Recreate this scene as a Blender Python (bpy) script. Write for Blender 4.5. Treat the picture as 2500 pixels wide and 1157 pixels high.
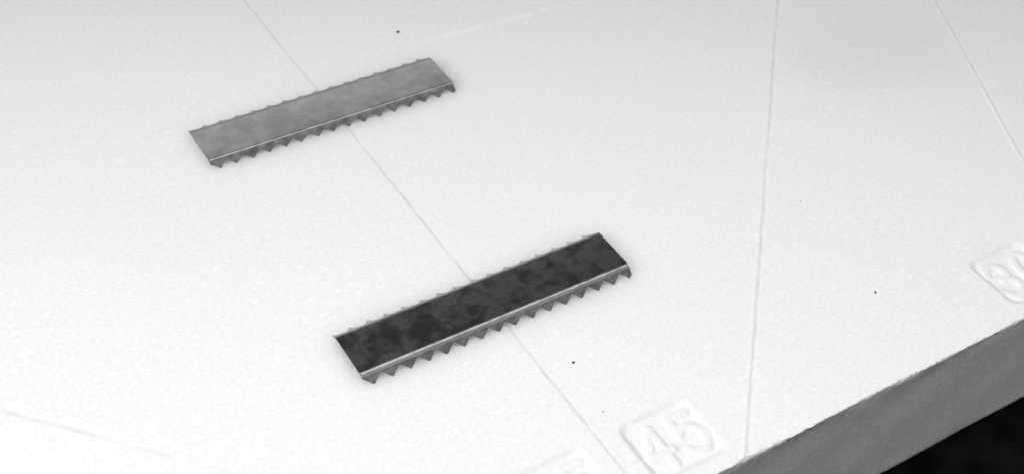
import bpy, math, random
import numpy as np
from mathutils import Matrix, Vector

MM = 0.001                      # everything below is laid out in millimetres
scene = bpy.context.scene
for o in list(bpy.data.objects):
    bpy.data.objects.remove(o, do_unlink=True)
COL = scene.collection

# ------------------------------------------------------------------ camera
CAM_H = 156.72
cam_data = bpy.data.cameras.new('camera')
cam = bpy.data.objects.new('camera', cam_data)
COL.objects.link(cam)
r = Vector((0.8522, -0.5210, 0.0488)).normalized()
fw = Vector((0.4089, 0.6047, -0.6835)).normalized()
r = (r - fw * r.dot(fw)).normalized()
u = r.cross(fw)
m = Matrix(((r.x, u.x, -fw.x, 0), (r.y, u.y, -fw.y, 0), (r.z, u.z, -fw.z, CAM_H * MM), (0, 0, 0, 1)))
cam.matrix_world = m
cam_data.sensor_width = 36.0
cam_data.lens = 3252.65 * 36.0 / 2500.0
cam_data.clip_start = 0.005
cam_data.clip_end = 20.0
cam_data.dof.use_dof = True
cam_data.dof.focus_distance = 0.212
cam_data.dof.aperture_fstop = 42.0
scene.camera = cam

# ------------------------------------------------------------------ world and lamps
world = bpy.data.worlds.new('World')
scene.world = world
world.use_nodes = True
bg = world.node_tree.nodes['Background']
bg.inputs['Color'].default_value = (1, 1, 1, 1)
bg.inputs['Strength'].default_value = 0.07

def area_lamp(name, centre, target, sx, sy, radiance):
    d = bpy.data.lights.new(name, 'AREA')
    d.shape = 'RECTANGLE'
    d.size, d.size_y = sx * MM, sy * MM
    d.energy = radiance * math.pi * (sx * MM) * (sy * MM)
    d.color = (1, 1, 1)
    o = bpy.data.objects.new(name, d)
    COL.objects.link(o)
    o.location = Vector(centre) * MM
    o.rotation_euler = (Vector(target) - Vector(centre)).to_track_quat('-Z', 'Y').to_euler()
    return o

key = area_lamp('overhead_lamp', (80, 116, 255), (62, 62, 0), 480, 140, 2.05)
key.data.spread = math.radians(140)
area_lamp('left_window', (-400, 50, 330), (10, 90, 0), 340, 300, 6.8)
area_lamp('front_fill_lamp', (150, -520, 420), (110, 120, 0), 1000, 860, 0.47)  # unseen fill lamp, added to lift the board's side and the flanges
area_lamp('back_reflection_lamp', (330, 950, 385), (330, 100, 385), 1500, 770, 0.44)  # unseen dim panel, added to show as grey in the far strip

# ------------------------------------------------------------------ exposure
vs = scene.view_settings
vs.view_transform = 'Standard'
vs.look = 'None'
vs.exposure = 0.0
vs.gamma = 1.0
vs.use_curve_mapping = False

# ------------------------------------------------------------------ helpers
def link(name, mesh, mat, parent=None):
    o = bpy.data.objects.new(name, mesh)
    COL.objects.link(o)
    if mat:
        mesh.materials.append(mat)
    if parent:
        o.parent = parent
    return o

def mesh_from(name, verts, faces, smooth=False):
    me = bpy.data.meshes.new(name)
    me.from_pydata([tuple(v) for v in verts], [], faces)
    if smooth:
        me.polygons.foreach_set('use_smooth', [True] * len(me.polygons))
    me.update()
    return me

def mesh_from_quads(name, verts, quads):
    """verts (n,3) array, quads (m,4) array -> smooth mesh, fast"""
    me = bpy.data.meshes.new(name)
    n, k = len(verts), len(quads)
    me.vertices.add(n)
    me.vertices.foreach_set('co', np.ascontiguousarray(verts, dtype=np.float32).ravel())
    me.loops.add(4 * k)
    me.loops.foreach_set('vertex_index', np.ascontiguousarray(quads, dtype=np.int32).ravel())
    me.polygons.add(k)
    me.polygons.foreach_set('loop_start', np.arange(0, 4 * k, 4, dtype=np.int32))
    me.polygons.foreach_set('use_smooth', np.ones(k, dtype=bool))
    me.update(calc_edges=True)
    me.validate()
    return me

def material(name):
    mt = bpy.data.materials.new(name)
    mt.use_nodes = True
    nt = mt.node_tree
    b = nt.nodes['Principled BSDF']
    def node(kind, **kw):
        n = nt.nodes.new(kind)
        for k, v in kw.items():
            if k in n.inputs:
                n.inputs[k].default_value = v
            else:
                setattr(n, k, v)
        return n
    return mt, nt, b, node

def ramp(node, stops):
    n = node('ShaderNodeValToRGB')
    cr = n.color_ramp
    while len(cr.elements) < len(stops):
        cr.elements.new(0.5)
    for e, (p, v) in zip(cr.elements, stops):
        e.position = p
        e.color = (v, v, v, 1)
    return n

# ------------------------------------------------------------------ materials
def make_board_material():
    mt, nt, b, node = material('white_moulded_plastic')
    L = nt.links.new
    co = node('ShaderNodeTexCoord')
    # base colour: fine granular plastic with paler grains, denser in places
    n1 = node('ShaderNodeTexNoise', Scale=1400.0, Detail=4.0, Roughness=0.7)
    L(co.outputs['Object'], n1.inputs['Vector'])
    r1 = ramp(node, [(0.32, 0.77), (0.68, 0.86)])
    L(n1.outputs['Fac'], r1.inputs['Fac'])
    gv = node('ShaderNodeTexVoronoi', Scale=780.0)
    wn = node('ShaderNodeTexNoise', Scale=1500.0, Detail=2.0)
    L(co.outputs['Object'], wn.inputs['Vector'])
    wm = node('ShaderNodeVectorMath', operation='MULTIPLY_ADD')     # uneven grain outlines
    wm.inputs[1].default_value = (0.0011, 0.0011, 0.0011)
    L(wn.outputs['Color'], wm.inputs[0])
    L(co.outputs['Object'], wm.inputs[2])
    L(wm.outputs[0], gv.inputs['Vector'])
    gr = ramp(node, [(0.0, 1.0), (0.52, 0.0)])
    L(gv.outputs['Distance'], gr.inputs['Fac'])
    gs = node('ShaderNodeSeparateColor')
    L(gv.outputs['Color'], gs.inputs['Color'])
    cl = node('ShaderNodeTexNoise', Scale=22.0, Detail=3.0)
    L(co.outputs['Object'], cl.inputs['Vector'])
    thr = node('ShaderNodeMapRange')
    thr.inputs['From Min'].default_value = 0.38
    thr.inputs['From Max'].default_value = 0.65
    thr.inputs['To Min'].default_value = 0.99
    thr.inputs['To Max'].default_value = 0.72
    L(cl.outputs['Fac'], thr.inputs['Value'])
    gp = node('ShaderNodeMath', operation='GREATER_THAN')
    L(gs.outputs['Green'], gp.inputs[0])
    L(thr.outputs[0], gp.inputs[1])
    gm = node('ShaderNodeMath', operation='MULTIPLY')
    L(gr.outputs['Color'], gm.inputs[0])
    L(gp.outputs[0], gm.inputs[1])
    ga = node('ShaderNodeMath', operation='MULTIPLY_ADD')
    ga.inputs[1].default_value = 0.06
    L(gm.outputs[0], ga.inputs[0])
    L(r1.outputs['Color'], ga.inputs[2])
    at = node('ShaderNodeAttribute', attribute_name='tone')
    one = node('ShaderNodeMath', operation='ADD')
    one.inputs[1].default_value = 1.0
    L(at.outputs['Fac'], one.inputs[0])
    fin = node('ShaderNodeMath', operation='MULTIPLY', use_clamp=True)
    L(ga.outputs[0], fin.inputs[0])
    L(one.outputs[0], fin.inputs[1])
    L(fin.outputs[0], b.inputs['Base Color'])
    b.inputs['Roughness'].default_value = 0.55
    b.inputs['Specular IOR Level'].default_value = 0.35
    # the plastic glows through a little where the strips would shade it
    b.subsurface_method = 'BURLEY'
    sa = node('ShaderNodeAttribute', attribute_name='soft')
    L(sa.outputs['Fac'], b.inputs['Subsurface Weight'])
    b.inputs['Subsurface Radius'].default_value = (1.0, 1.0, 1.0)
    b.inputs['Subsurface Scale'].default_value = 0.0095
    # relief: fine grain, plus scattered raised beads
    g = node('ShaderNodeTexNoise', Scale=1600.0, Detail=3.0, Roughness=0.6)
    L(co.outputs['Object'], g.inputs['Vector'])
    v = node('ShaderNodeTexVoronoi', Scale=620.0)
    L(co.outputs['Object'], v.inputs['Vector'])
    vr = ramp(node, [(0.0, 1.0), (0.30, 0.0)])
    L(v.outputs['Distance'], vr.inputs['Fac'])
    sep = node('ShaderNodeSeparateColor')
    L(v.outputs['Color'], sep.inputs['Color'])
    pick = node('ShaderNodeMath', operation='GREATER_THAN')
    pick.inputs[1].default_value = 0.86
    L(sep.outputs['Red'], pick.inputs[0])
    bead = node('ShaderNodeMath', operation='MULTIPLY')
    L(vr.outputs['Color'], bead.inputs[0])
    L(pick.outputs[0], bead.inputs[1])
    h1 = node('ShaderNodeMath', operation='MULTIPLY')
    h1.inputs[1].default_value = 0.55
    L(g.outputs['Fac'], h1.inputs[0])
    hs = node('ShaderNodeMath', operation='ADD')
    L(h1.outputs[0], hs.inputs[0])
    soft = node('ShaderNodeMath', operation='MULTIPLY')
    soft.inputs[1].default_value = 0.6
    L(bead.outputs[0], soft.inputs[0])
    L(soft.outputs[0], hs.inputs[1])
    bp = node('ShaderNodeBump', Strength=0.5, Distance=0.00012)
    L(hs.outputs[0], bp.inputs['Height'])
    L(bp.outputs['Normal'], b.inputs['Normal'])
    return mt

def make_cut_side_material():
    mt, nt, b, node = material('rough_cut_plastic_side')
    L = nt.links.new
    co = node('ShaderNodeTexCoord')
    n1 = node('ShaderNodeTexNoise', Scale=1900.0, Detail=5.0, Roughness=0.7)
    L(co.outputs['Object'], n1.inputs['Vector'])
    r1 = ramp(node, [(0.30, 0.66), (0.60, 0.86), (0.74, 0.98)])
    L(n1.outputs['Fac'], r1.inputs['Fac'])
    # slanting pale scratches left by the saw
    mp = node('ShaderNodeMapping')
    mp.inputs['Rotation'].default_value = (0, math.radians(38), 0)
    mp.inputs['Scale'].default_value = (40.0, 1.0, 420.0)
    L(co.outputs['Object'], mp.inputs['Vector'])
    n2 = node('ShaderNodeTexNoise', Scale=1.0, Detail=3.0, Roughness=0.6)
    L(mp.outputs[0], n2.inputs['Vector'])
    r2 = ramp(node, [(0.66, 0.0), (0.76, 0.08)])
    L(n2.outputs['Fac'], r2.inputs['Fac'])
    # a rubbed, slightly dirty band under the top edge
    sx = node('ShaderNodeSeparateXYZ')
    L(co.outputs['Object'], sx.inputs[0])
    bz = node('ShaderNodeMapRange')
    bz.inputs['From Min'].default_value = -0.0065
    bz.inputs['From Max'].default_value = -0.0015
    bz.inputs['To Min'].default_value = 0.0
    bz.inputs['To Max'].default_value = 1.0
    L(sx.outputs['Z'], bz.inputs['Value'])
    n3 = node('ShaderNodeTexNoise', Scale=160.0, Detail=4.0)
    L(co.outputs['Object'], n3.inputs['Vector'])
    r3 = ramp(node, [(0.40, 0.0), (0.62, 0.16)])
    L(n3.outputs['Fac'], r3.inputs['Fac'])
    bm = node('ShaderNodeMath', operation='MULTIPLY')
    L(bz.outputs[0], bm.inputs[0])
    L(r3.outputs['Color'], bm.inputs[1])
    ad = node('ShaderNodeMath', operation='ADD')
    L(r1.outputs['Color'], ad.inputs[0])
    L(r2.outputs['Color'], ad.inputs[1])
    sb = node('ShaderNodeMath', operation='SUBTRACT', use_clamp=True)
    L(ad.outputs[0], sb.inputs[0])
    L(bm.outputs[0], sb.inputs[1])
    L(sb.outputs[0], b.inputs['Base Color'])
    b.inputs['Roughness'].default_value = 0.7
    b.inputs['Specular IOR Level'].default_value = 0.25
    bp = node('ShaderNodeBump', Strength=1.0, Distance=0.0003)
    L(n1.outputs['Fac'], bp.inputs['Height'])
    L(bp.outputs['Normal'], b.inputs['Normal'])
    return mt

def make_steel(name, base, stain, rough, stain_lo, stain_hi, stain_scale, drift=0.0):
    mt, nt, b, node = material(name)
    L = nt.links.new
    co = node('ShaderNodeTexCoord')
    b.inputs['Metallic'].default_value = 1.0
    n1 = node('ShaderNodeTexNoise', Scale=stain_scale, Detail=8.0, Roughness=0.62, Distortion=0.4)
    L(co.outputs['Object'], n1.inputs['Vector'])
    sx = node('ShaderNodeSeparateXYZ')
    L(co.outputs['Object'], sx.inputs[0])
    dr = node('ShaderNodeMath', operation='MULTIPLY_ADD')   # the stains thin out along the strip
    dr.inputs[1].default_value = drift / 0.05
    L(sx.outputs['X'], dr.inputs[0])
    L(n1.outputs['Fac'], dr.inputs[2])
    r1 = ramp(node, [(stain_lo, stain), (stain_hi, base)])
    L(dr.outputs[0], r1.inputs['Fac'])
    L(r1.outputs['Color'], b.inputs['Base Color'])
    r2 = ramp(node, [(stain_lo, rough * 0.9), (stain_hi, rough * 1.1)])
    L(dr.outputs[0], r2.inputs['Fac'])
    L(r2.outputs['Color'], b.inputs['Roughness'])
    g = node('ShaderNodeTexNoise', Scale=2500.0, Detail=2.0)
    L(co.outputs['Object'], g.inputs['Vector'])
    bp = node('ShaderNodeBump', Strength=0.05, Distance=0.00003)
    L(g.outputs['Fac'], bp.inputs['Height'])
    L(bp.outputs['Normal'], b.inputs['Normal'])
    return mt

def make_plain(name, value, rough, grain=0.0, scale=800.0, spec=0.3):
    mt, nt, b, node = material(name)
    L = nt.links.new
    co = node('ShaderNodeTexCoord')
    n1 = node('ShaderNodeTexNoise', Scale=scale, Detail=4.0)
    L(co.outputs['Object'], n1.inputs['Vector'])
    r1 = ramp(node, [(0.3, value * (1 - grain)), (0.7, value * (1 + grain))])
    L(n1.outputs['Fac'], r1.inputs['Fac'])
    L(r1.outputs['Color'], b.inputs['Base Color'])
    b.inputs['Roughness'].default_value = rough
    b.inputs['Specular IOR Level'].default_value = spec
    return mt

M_BOARD = make_board_material()
M_SIDE = make_cut_side_material()
M_STEEL_DARK = make_steel('stained_dark_steel', 0.315, 0.20, 0.25, 0.42, 0.60, 360.0, 0.08)
M_STEEL_GREY = make_steel('plain_grey_steel', 0.80, 0.58, 0.28, 0.38, 0.62, 300.0)
M_FLANGE = make_steel('bent_steel_flange', 0.44, 0.34, 0.32, 0.40, 0.60, 350.0)
M_GROUND = make_steel('ground_steel_teeth', 0.32, 0.18, 0.32, 0.40, 0.60, 650.0)
M_BEND = make_steel('burnished_bend', 0.38, 0.24, 0.40, 0.40, 0.60, 420.0)
M_SHEAR = make_steel('sheared_steel_end', 0.07, 0.04, 0.5, 0.40, 0.60, 900.0)
M_BLACK = make_plain('black_cloth', 0.0042, 0.9, 0.75, 150.0, 0.02)
M_DIRT = make_plain('dark_dirt', 0.03, 0.8, 0.4, 3000.0)

# ------------------------------------------------------------------ the surface under the board
BOTTOM = -27.3
def build_table():
    z = BOTTOM * MM
    verts, faces = [], []
    n = 24
    for j in range(n + 1):
        for i in range(n + 1):
            verts.append((-0.9 + 2.4 * i / n, -0.7 + 2.4 * j / n, z))
    for j in range(n):
        for i in range(n):
            a = j * (n + 1) + i
            faces.append((a, a + 1, a + n + 2, a + n + 1))
    o = link('table_surface', mesh_from('table_surface', verts, faces), M_BLACK)
    o['kind'] = 'structure'
    return o
build_table()

# ------------------------------------------------------------------ the moulded board
EDGE_Y, BACK_Y = 81.37, 249.2
LINE_X = 82.25

def span(a, b, step):
    return np.linspace(a, b, max(2, int(round((b - a) / step)) + 1))[:-1]

xs = np.concatenate([span(-110, 0, 5), span(0, 60, 0.32), span(60, 100, 0.20), span(100, 158, 0.30),
                     span(158, 174, 0.20), span(174, 240, 0.32), span(240, 330, 5), [330.0]])
ys = np.concatenate([span(EDGE_Y, 98, 0.20), span(98, 130, 0.28), span(130, 180, 0.36),
                     span(180, 210, 0.45), span(210, BACK_Y, 0.9), [BACK_Y]])
X, Y = np.meshgrid(xs, ys)

def smooth01(t):
    t = np.clip(t, 0, 1)
    return t * t * (3 - 2 * t)

rng = np.random.default_rng(7)
def wobble(t, scale, amp, seed):
    g = np.random.default_rng(seed).normal(size=4000)
    q = np.asarray(t) / scale + 1500
    i = np.floor(q).astype(int)
    f = smooth01(q - i)
    return amp * (g[i] * (1 - f) + g[i + 1] * f)

def seg_dist(px, py, a, b):
    ax, ay = a
    bx, by = b
    dx, dy = bx - ax, by - ay
    L2 = max(dx * dx + dy * dy, 1e-9)
    t = np.clip(((px - ax) * dx + (py - ay) * dy) / L2, 0, 1)
    return np.hypot(px - ax - t * dx, py - ay - t * dy)

def poly_dist(px, py, pts):
    d = np.full(px.shape, 1e9)
    for a, b in zip(pts[:-1], pts[1:]):
        d = np.minimum(d, seg_dist(px, py, a, b))
    return d

def arc(cx, cy, rx, ry, a0, a1, n=18):
    return [(cx + rx * math.cos(math.radians(a0 + (a1 - a0) * i / n)),
             cy + ry * math.sin(math.radians(a0 + (a1 - a0) * i / n))) for i in range(n + 1)]

# digit strokes, unit box 4.0 wide x 7.0 tall
def digit_strokes(ch):
    if ch == '4':
        return [[(2.9, 0), (2.9, 7.0), (0.0, 2.3), (4.0, 2.3)]]
    if ch == '5':
        return [[(3.7, 7.0), (0.55, 7.0), (0.25, 3.9)] + arc(1.85, 2.35, 2.1, 2.35, 128, -140)]
    if ch == '3':
        return [arc(1.9, 5.25, 1.8, 1.75, 165, -90) + arc(1.9, 1.75, 2.05, 1.75, 90, -165)]
    if ch == '0':
        return [arc(2.0, 3.5, 1.95, 3.5, 0, 360, 32)]

Z = np.zeros_like(X)
TONE = np.zeros_like(X)                   # painted recess shade, dirt (-) and rubbed pale (+) marks on the skin
part = np.zeros(X.shape, dtype=int)        # 0 top skin, then one id for each part
part_names = {0: ('top_skin', 0)}
next_id = 1

# slow unevenness of the moulded skin
for k in range(10):
    a = rng.uniform(0, 2 * math.pi)
    wl = rng.uniform(18, 60)
    Z += 0.010 * np.sin((X * math.cos(a) + Y * math.sin(a)) * 2 * math.pi / wl + rng.uniform(0, 6))

# scored angle lines
def score(p0, p1, depth, width, burr, burr_side, step, dashed, name, shade_grime=0.15):
    global Z, TONE, next_id
    (ax, ay), (bx, by) = p0, p1
    L = math.hypot(bx - ax, by - ay)
    ux, uy = (bx - ax) / L, (by - ay) / L
    s = (X - ax) * ux + (Y - ay) * uy
    d = -(X - ax) * uy + (Y - ay) * ux
    d = d + wobble(s, 2.3, 0.035, int(L * 10)) + wobble(s, 0.9, 0.03, int(L * 7))
    on = (s > 0) & (s < L)
    fade = np.where(on, 1.0, 0.0)
    dep = depth * (1 + wobble(s, 1.7, 0.18, int(L * 3)))
    if dashed:
        dep = dep * np.clip(0.75 + wobble(s, 4.5, 0.55, 11), 0.05, 1.6)
    g = -dep * np.exp(-(d / width) ** 2)
    rb = burr * np.clip(1 + wobble(s, 1.3, 0.5, int(L * 5)), 0, 2.5) * np.exp(-((d - burr_side * width * 2.3) / (width * 1.1)) ** 2)
    st = step * smooth01((d + 0.9) / 1.8) * np.exp(-np.clip(np.abs(d) - 1, 0, None) / 6.0)
    Z = Z + fade * (g + rb + st)
    shade_dirt = np.clip(1 + wobble(s, 2.1, 0.35, int(L * 9)), 0.2, 1.8)  # uneven strength of the painted groove tone
    if dashed:
        shade_dirt = shade_dirt * np.clip(0.6 + wobble(s, 4.5, 0.7, 11), 0.0, 1.5)
    TONE = TONE - fade * shade_grime * shade_dirt * np.exp(-(d / 0.24) ** 2)  # groove shade put into the colour, with some dirt, as a grey line
    sel = on & (np.abs(d) < width * 3.2) & (part == 0)
    part[sel] = next_id
    part_names[next_id] = (name, 0)
    next_id += 1

score((LINE_X, EDGE_Y - 1), (LINE_X, BACK_Y - 1), 0.07, 0.24, 0.0, -1, 0.02, False, 'scored_line', 0.15)
score((99.28, EDGE_Y - 0.2), (183.51, 175.0), 0.13, 0.20, 0.08, 1, 0.0, False, 'scored_line', 0.11)
score((183.51, 175.0), (240.0, 237.9), 0.12, 0.20, 0.04, 1, 0.0, False, 'scored_line', 0.09)
score((175.3, EDGE_Y - 0.2), (214.84, 158.94), 0.07, 0.24, 0.12, 1, 0.0, False, 'scored_line', 0.05)
score((64.9, EDGE_Y - 0.2), (-20.0, 173.0), 0.06, 0.22, 0.02, 1, 0.0, True, 'scored_line', 0.13)

# translucent zone round the two strips (kept in one piece with the skin)
SOFT = np.zeros_like(X)
for bx, by in ((56.5, 120.4), (55.5, 178.4)):
    ex = np.maximum(np.maximum(bx - X, X - bx - 50.2), 0)
    ey = np.maximum(np.maximum(by - Y, Y - by - 12.5), 0)
    SOFT = np.maximum(SOFT, 1 - smooth01(np.hypot(ex, ey) / 9.0))
part[SOFT > 0.0] = 0
for lo, hi in ((140.0, 175.0), (185.0, 400.0)):          # the middle line shows as three separate runs
    part[(part == 1) & (Y > lo) & (Y < hi)] = next_id
    part_names[next_id] = ('scored_line', 0)
    next_id += 1

# sunken number panels with raised digits
def panel(x0, x1, y0, y1, digits, x_digits, y_digit, hgt):
    global Z, TONE, next_id
    rad, wall, depth = 2.4, 1.35, 0.52
    cx, cy = (x0 + x1) / 2, (y0 + y1) / 2
    qx = np.abs(X - cx) - (x1 - x0) / 2 + rad
    qy = np.abs(Y - cy) - (y1 - y0) / 2 + rad
    d = np.hypot(np.maximum(qx, 0), np.maximum(qy, 0)) + np.minimum(np.maximum(qx, qy), 0) - rad
    Z = Z - depth * smooth01(-d / wall)
    shade_dirt = np.clip(1 + wobble(X + 3 * Y, 2.5, 0.4, 41), 0.2, 1.8)  # uneven strength of the painted wall shade
    TONE -= 0.05 * shade_dirt * np.exp(-((d + wall * 0.45) / 0.4) ** 2)   # shade of the recess wall, painted into the colour all round
    pid = next_id
    part[d < 0.05] = pid
    part_names[pid] = ('number_panel', 0)
    next_id += 1
    k = hgt / 7.0
    for ch, xd in zip(digits, x_digits):
        best = np.full(X.shape, 1e9)
        for st in digit_strokes(ch):
            pts = [(xd + px * 1.0, y_digit + py * k) for px, py in st]
            best = np.minimum(best, poly_dist(X, Y, pts))
        Z = Z + 0.33 * smooth01((1.15 - best) / 0.85)
        part[best < 1.15] = next_id
        part_names[next_id] = ('digit', pid)
        next_id += 1

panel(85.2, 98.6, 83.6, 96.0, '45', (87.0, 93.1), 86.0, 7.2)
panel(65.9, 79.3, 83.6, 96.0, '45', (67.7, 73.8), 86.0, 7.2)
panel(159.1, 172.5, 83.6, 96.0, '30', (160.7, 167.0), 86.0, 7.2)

# shallow scuff and faint round mould mark at the back
sc = np.exp(-((Y - (197.2 - (X - 104) * 0.075)) / 0.55) ** 2) * smooth01((X - 98) / 6) * smooth01((152 - X) / 6)
Z += 0.05 * sc * np.clip(0.5 + wobble(X, 3.0, 0.6, 5), 0, 1.6)
TONE += 0.05 * sc * np.clip(0.5 + wobble(X, 2.0, 0.7, 6), 0, 1.6)
sm = np.hypot((X - 189) / 1.25 + wobble(Y, 7, 1.5, 31), Y - 152 + wobble(X, 8, 1.5, 32))
TONE -= 0.055 * smooth01((22 - sm) / 18)      # rubbed grey smudge
rr = np.hypot(X - 131.0, Y - 214.0)
Z += -0.05 * smooth01((18.2 - rr) / 1.5)

# edge falls away over a hair's breadth, slightly ragged
Yb = Y.copy()
rag = wobble(xs, 0.5, 0.06, 21) + wobble(xs, 4.0, 0.07, 22)
Yb[0] += rag
Yb[1] += rag * 0.6
Z[0] -= 0.16 + np.abs(wobble(xs, 0.8, 0.05, 23))
Z[1] -= 0.03

V = np.stack([X, Yb, Z], -1).reshape(-1, 3) * MM
ny, nx = X.shape
idx = np.arange(ny * nx).reshape(ny, nx)
quads = np.stack([idx[:-1, :-1], idx[:-1, 1:], idx[1:, 1:], idx[1:, :-1]], -1).reshape(-1, 4)
face_part = part[:-1, :-1].reshape(-1)

board = bpy.data.objects.new('mitre_board', None)
COL.objects.link(board)
board['label'] = 'thick white plastic board with scored angle lines and sunken numbers under the two strips'
board['category'] = 'board'

objs = {}
for pid in sorted(part_names):
    name, par = part_names[pid]
    q = quads[face_part == pid]
    if len(q) == 0:
        continue
    used, inv = np.unique(q, return_inverse=True)
    me = mesh_from_quads(name, V[used], inv.reshape(-1, 4))
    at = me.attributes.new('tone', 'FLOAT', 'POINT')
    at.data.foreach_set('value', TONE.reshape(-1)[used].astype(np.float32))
    at = me.attributes.new('soft', 'FLOAT', 'POINT')
    at.data.foreach_set('value', SOFT.reshape(-1)[used].astype(np.float32))
    objs[pid] = link(name, me, M_BOARD, objs[par] if par else board)

# sides, back slope and underside of the board
def build_body():
    verts, faces = [], []
    # front wall: grid with slight sawn unevenness
    xf = np.concatenate([xs[(xs < 60)][::6], xs[(xs >= 60) & (xs < 240)][::2], xs[xs >= 240]])
    top_i = np.searchsorted(xs, xf)
    zr = np.array([0, -0.25, -0.8, -1.6, -3, -5, -8, -11, -14, -17, -20, -23, -26, -26.9, BOTTOM])
    g2 = np.random.default_rng(5)
    rows = []
    for k, z in enumerate(zr):
        row = []
        for j, x in enumerate(xf):
            if k == 0:
                row.append((xf[j], Yb[0, top_i[j]], Z[0, top_i[j]]))
            else:
                amp = 0.05 if k < 4 else 0.03
                yy = EDGE_Y - 0.05 + g2.normal() * amp + (0.28 if k == len(zr) - 1 else 0) + (0.06 * math.sin(x * 0.21 + k))
                row.append((x, yy, z - (0.12 if k == 1 else 0)))
        rows.append(row)
    nf = len(xf)
    for row in rows:
        verts += row
    for k in range(len(zr) - 1):
        for j in range(nf - 1):
            a = k * nf + j
            faces.append((a + nf, a + nf + 1, a + 1, a))
    front = mesh_from('front_side', [(v[0] * MM, v[1] * MM, v[2] * MM) for v in verts], faces, True)
    link('front_side', front, M_SIDE, board)
    # back slope and the rest of the block
    x0, x1 = xs[0], xs[-1]
    b = []
    prof = [(BACK_Y, 0.0), (BACK_Y + 1.2, -0.35), (BACK_Y + 8, -5.0), (BACK_Y + 9, -7), (BACK_Y + 9, BOTTOM)]
    for y, z in prof:
        b += [(x0 * MM, y * MM, z * MM), (x1 * MM, y * MM, z * MM)]
    f = [(2 * i, 2 * i + 1, 2 * i + 3, 2 * i + 2) for i in range(len(prof) - 1)]
    n = len(b)
    b += [(x0 * MM, EDGE_Y * MM, -0.1 * MM), (x0 * MM, EDGE_Y * MM, BOTTOM * MM),
          (x1 * MM, EDGE_Y * MM, -0.1 * MM), (x1 * MM, EDGE_Y * MM, BOTTOM * MM)]
    f.append((n, 0, 2, 4, 6, 8, n + 1))
    f.append((n + 3, 9, 7, 5, 3, 1, n + 2))
    link('back_edge', mesh_from('back_edge', b, f), M_BOARD, board)
build_body()

# ------------------------------------------------------------------ the serrated metal strips
def prism(outline_out, outline_in):
    """closed solid from two matching outlines (lists of 3D points)"""
    n = len(outline_out)
    verts = list(outline_out) + list(outline_in)
    faces = [tuple(range(n)), tuple(range(2 * n - 1, n - 1, -1))]
    for i in range(n):
        j = (i + 1) % n
        faces.append((j, i, n + i, n + j))
    return verts, faces

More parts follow.
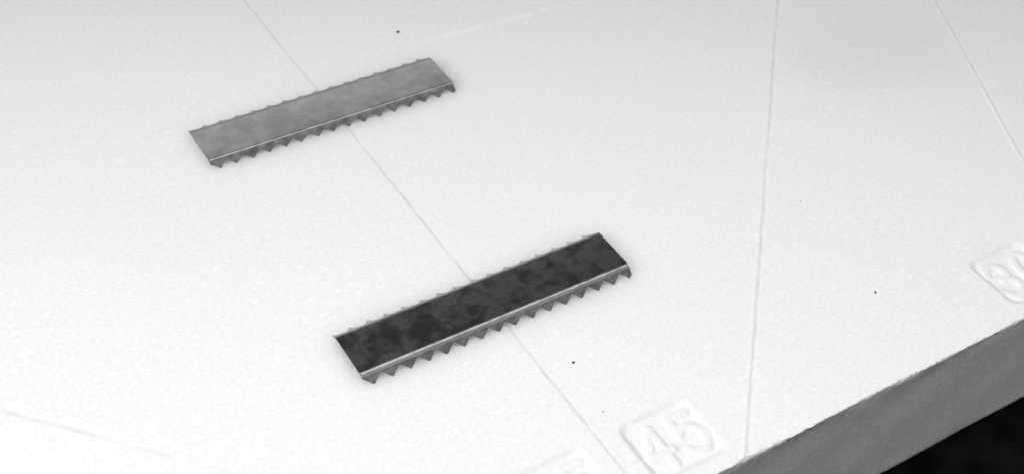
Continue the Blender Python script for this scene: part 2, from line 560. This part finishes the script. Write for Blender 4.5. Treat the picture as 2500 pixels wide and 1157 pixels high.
def build_strip(name, origin, R, mat, length, width, height, pitch, first_tip, apex_d, tip_d, round_gullet, seed, front_angle, back_angle, flange_mat):
    TH = 0.26
    ANGS = {-1: math.radians(front_angle), 1: math.radians(back_angle)}       # the two flanges are bent unequally
    TL = {k: R * math.tan(a / 2) for k, a in ANGS.items()}
    root = bpy.data.objects.new(name, None)
    COL.objects.link(root)
    root.location = Vector((origin[0], origin[1], 0)) * MM
    rnd = random.Random(seed)

    def fl(s, d, side, off=0.0):
        """point on the bent-down flange: s along, d down the slope, off = depth under its outer face"""
        ca, sa = math.cos(ANGS[side]), math.sin(ANGS[side])
        y = -d * ca + off * sa
        z = height - d * sa - off * ca
        if side > 0:
            y = width - y
        return (s * MM, y * MM, z * MM)

    # flat middle with both rounded bends, as one bent sheet
    sec = []
    N = 8
    def bend(side):
        out = []
        for k in range(N + 1):
            a = ANGS[side] * (1 - k / N)
            out.append((TL[side] - R * math.sin(a), height - R + R * math.cos(a), -math.sin(a), math.cos(a)))
        return out
    full = bend(-1) + [(width - y, z, -ny_, nz_) for y, z, ny_, nz_ in reversed(bend(1))]
    nseg = 40
    verts, faces = [], []
    M = len(full)
    for i in range(nseg + 1):
        s = length * i / nseg
        for (y, z, n_y, n_z) in full:
            verts.append((s * MM, y * MM, z * MM))
        for (y, z, n_y, n_z) in full:
            verts.append((s * MM, (y - n_y * TH) * MM, (z - n_z * TH) * MM))
    for i in range(nseg):
        a, b = i * 2 * M, (i + 1) * 2 * M
        for k in range(M - 1):
            faces.append((a + k, b + k, b + k + 1, a + k + 1))
            faces.append((a + M + k + 1, b + M + k + 1, b + M + k, a + M + k))
    top_count = len(faces)
    e0, e1 = len(verts), 0
    # ends, on their own vertices so the edge stays crisp
    for i in (0, nseg):
        base = len(verts)
        verts += [verts[i * 2 * M + k] for k in range(2 * M)]
        for k in range(M - 1):
            q = (base + k, base + k + 1, base + M + k + 1, base + M + k)
            faces.append(q if i == 0 else q[::-1])
    plate = link('plate', mesh_from('plate', verts, faces, True), mat, root)
    plate.data.materials.append(M_SHEAR)
    for pl in plate.data.polygons[top_count:]:
        pl.material_index = 1
    plate.data.materials.append(M_BEND)
    for n_face, pl in enumerate(plate.data.polygons[:top_count]):
        k = (n_face // 2) % (M - 1)
        if k < N or k >= M - 1 - N:
            pl.material_index = 2

    for side in (-1, 1):
        apex_s = apex_d - (0.06 if side > 0 else 0.0)
        d0, d1 = TL[side], apex_s - 0.14
        v, f = prism([fl(0, d0, side), fl(length, d0, side), fl(length, d1, side), fl(0, d1, side)],
                     [fl(0, d0, side, TH), fl(length, d0, side, TH), fl(length, d1, side, TH), fl(0, d1, side, TH)])
        if side < 0:
            f = [q[::-1] for q in f]
        flange = link('flange', mesh_from('flange', v, f), flange_mat if side < 0 else M_FLANGE, root)
        start = first_tip if side < 0 else first_tip - pitch / 2
        count = int(math.ceil((length - start + pitch / 2) / pitch))
        if side > 0:
            count -= 1
        for t in range(count):
            c = start + pitch * t
            left, right = max(0.0, c - pitch / 2), min(length, c + pitch / 2)
            tip = tip_d + (0.20 if side > 0 else 0.0) + rnd.uniform(-0.13, 0.06)
            jx = rnd.uniform(-0.11, 0.11)
            if side > 0:
                tip += rnd.uniform(-0.35, 0.1)
                if c < 0.4:
                    tip -= 0.7
            apex_t = apex_s + rnd.uniform(-0.07, 0.12)
            def edge(uu):       # uu: 0 at the gullet, 1 at the tip -> d
                if side > 0:
                    return apex_t + (tip - apex_t) * uu ** 2.8
                if round_gullet:
                    return apex_t + (tip - apex_t) * uu ** 1.45
                return apex_t + (tip - apex_t) * (0.96 * uu + 0.04 * uu ** 3)
            pts = [(left, d1)]
            K = 7
            half = pitch / 2
            prof = []
            for k in range(K + 1):
                uu = k / K
                prof.append((c - half + (half + jx) * uu, edge(uu)))
            for k in range(K - 1, -1, -1):
                uu = k / K
                prof.append((c + half - (half - jx) * uu, edge(uu)))
            # clip against the cut ends of the strip
            out = []
            for (a0, b0), (a1, b1) in zip(prof[:-1], prof[1:]):
                if a1 <= 0 or a0 >= length:
                    continue
                if a0 < 0:
                    b0 = b0 + (b1 - b0) * (0 - a0) / (a1 - a0); a0 = 0.0
                if not out:
                    out.append((a0, b0))
                if a1 > length:
                    b1 = b0 + (b1 - b0) * (length - a0) / (a1 - a0); a1 = length
                out.append((a1, b1))
            if len(out) < 3:
                continue
            pts = [(out[0][0], d1)] + out + [(out[-1][0], d1)]
            def grind(d):
                return 0.13 * min(1.0, max(0.0, (d - d1) / (tip_d - d1)))
            vo = [fl(s, d, side, grind(d)) for s, d in pts]
            vi = [fl(s, d, side, TH - (TH - 0.10) * min(1.0, max(0.0, (d - d1) / (tip_d - d1)))) for s, d in pts]
            v, f = prism(vo, vi)
            if side > 0:
                f = [q[::-1] for q in f]
            link('tooth', mesh_from('tooth', v, f), M_GROUND if side < 0 else M_FLANGE, flange)
    return root

near = build_strip('serrated_strip', (56.55, 122.24), 0.80, M_STEEL_DARK, 50.0, 8.68, 1.62, 3.19, 1.58, 0.78, 2.38, False, 3, 44, 32, M_FLANGE)
near['label'] = 'dark mottled serrated metal strip, the one nearer the moulded number 45'
near['category'] = 'metal strip'
near['group'] = 'serrated strips on the white board'
far = build_strip('serrated_strip', (55.53, 180.10), 0.55, M_STEEL_GREY, 50.0, 8.68, 1.62, 3.20, 1.55, 0.98, 2.20, True, 8, 48, 19, M_GROUND)
far['label'] = 'plain mid-grey serrated metal strip, the one farther from the numbered edge'
far['category'] = 'metal strip'
far['group'] = 'serrated strips on the white board'

# ------------------------------------------------------------------ specks of dirt on the board
def speck(x, y, rx, ry, rz, ang, seed, label):
    rnd = random.Random(seed)
    verts, faces = [], []
    n, rings = 9, 3
    for j in range(rings):
        ph = (j / rings) * math.pi / 2
        for i in range(n):
            a = 2 * math.pi * i / n
            k = math.cos(ph) * rnd.uniform(0.72, 1.2)
            px, py = rx * k * math.cos(a), ry * k * math.sin(a)
            verts.append(((px * math.cos(ang) - py * math.sin(ang)) * MM,
                          (px * math.sin(ang) + py * math.cos(ang)) * MM,
                          (rz * math.sin(ph) - 0.05 * (j == 0)) * MM))
    verts.append((0, 0, rz * MM))
    for j in range(rings - 1):
        for i in range(n):
            a, b = j * n + i, j * n + (i + 1) % n
            faces.append((a, b, b + n, a + n))
    for i in range(n):
        faces.append(((rings - 1) * n + i, (rings - 1) * n + (i + 1) % n, len(verts) - 1))
    o = link('dirt_speck', mesh_from('dirt_speck', verts, faces, True), M_DIRT)
    o.location = (x * MM, y * MM, 0.0)
    o['label'] = label
    o['category'] = 'speck'
    o['group'] = 'dirt specks on the board'

speck(105.1, 201.9, 0.50, 0.36, 0.16, 0.3, 1, 'largest dark dirt speck, behind the far end of the grey strip')
speck(87.28, 109.56, 0.30, 0.24, 0.14, 0.0, 2, 'small black speck between the dark strip and the number 45')
speck(140.48, 97.95, 0.34, 0.20, 0.12, 0.9, 4, 'dark nick-shaped speck on the bare board left of the number 30')
speck(85.76, 99.0, 0.20, 0.13, 0.08, 2.2, 5, 'tiny grey speck just behind the corner of the 45 panel')
speck(144.42, 121.77, 0.13, 0.10, 0.06, 0.0, 6, 'faintest tiny speck right of the long scored line')
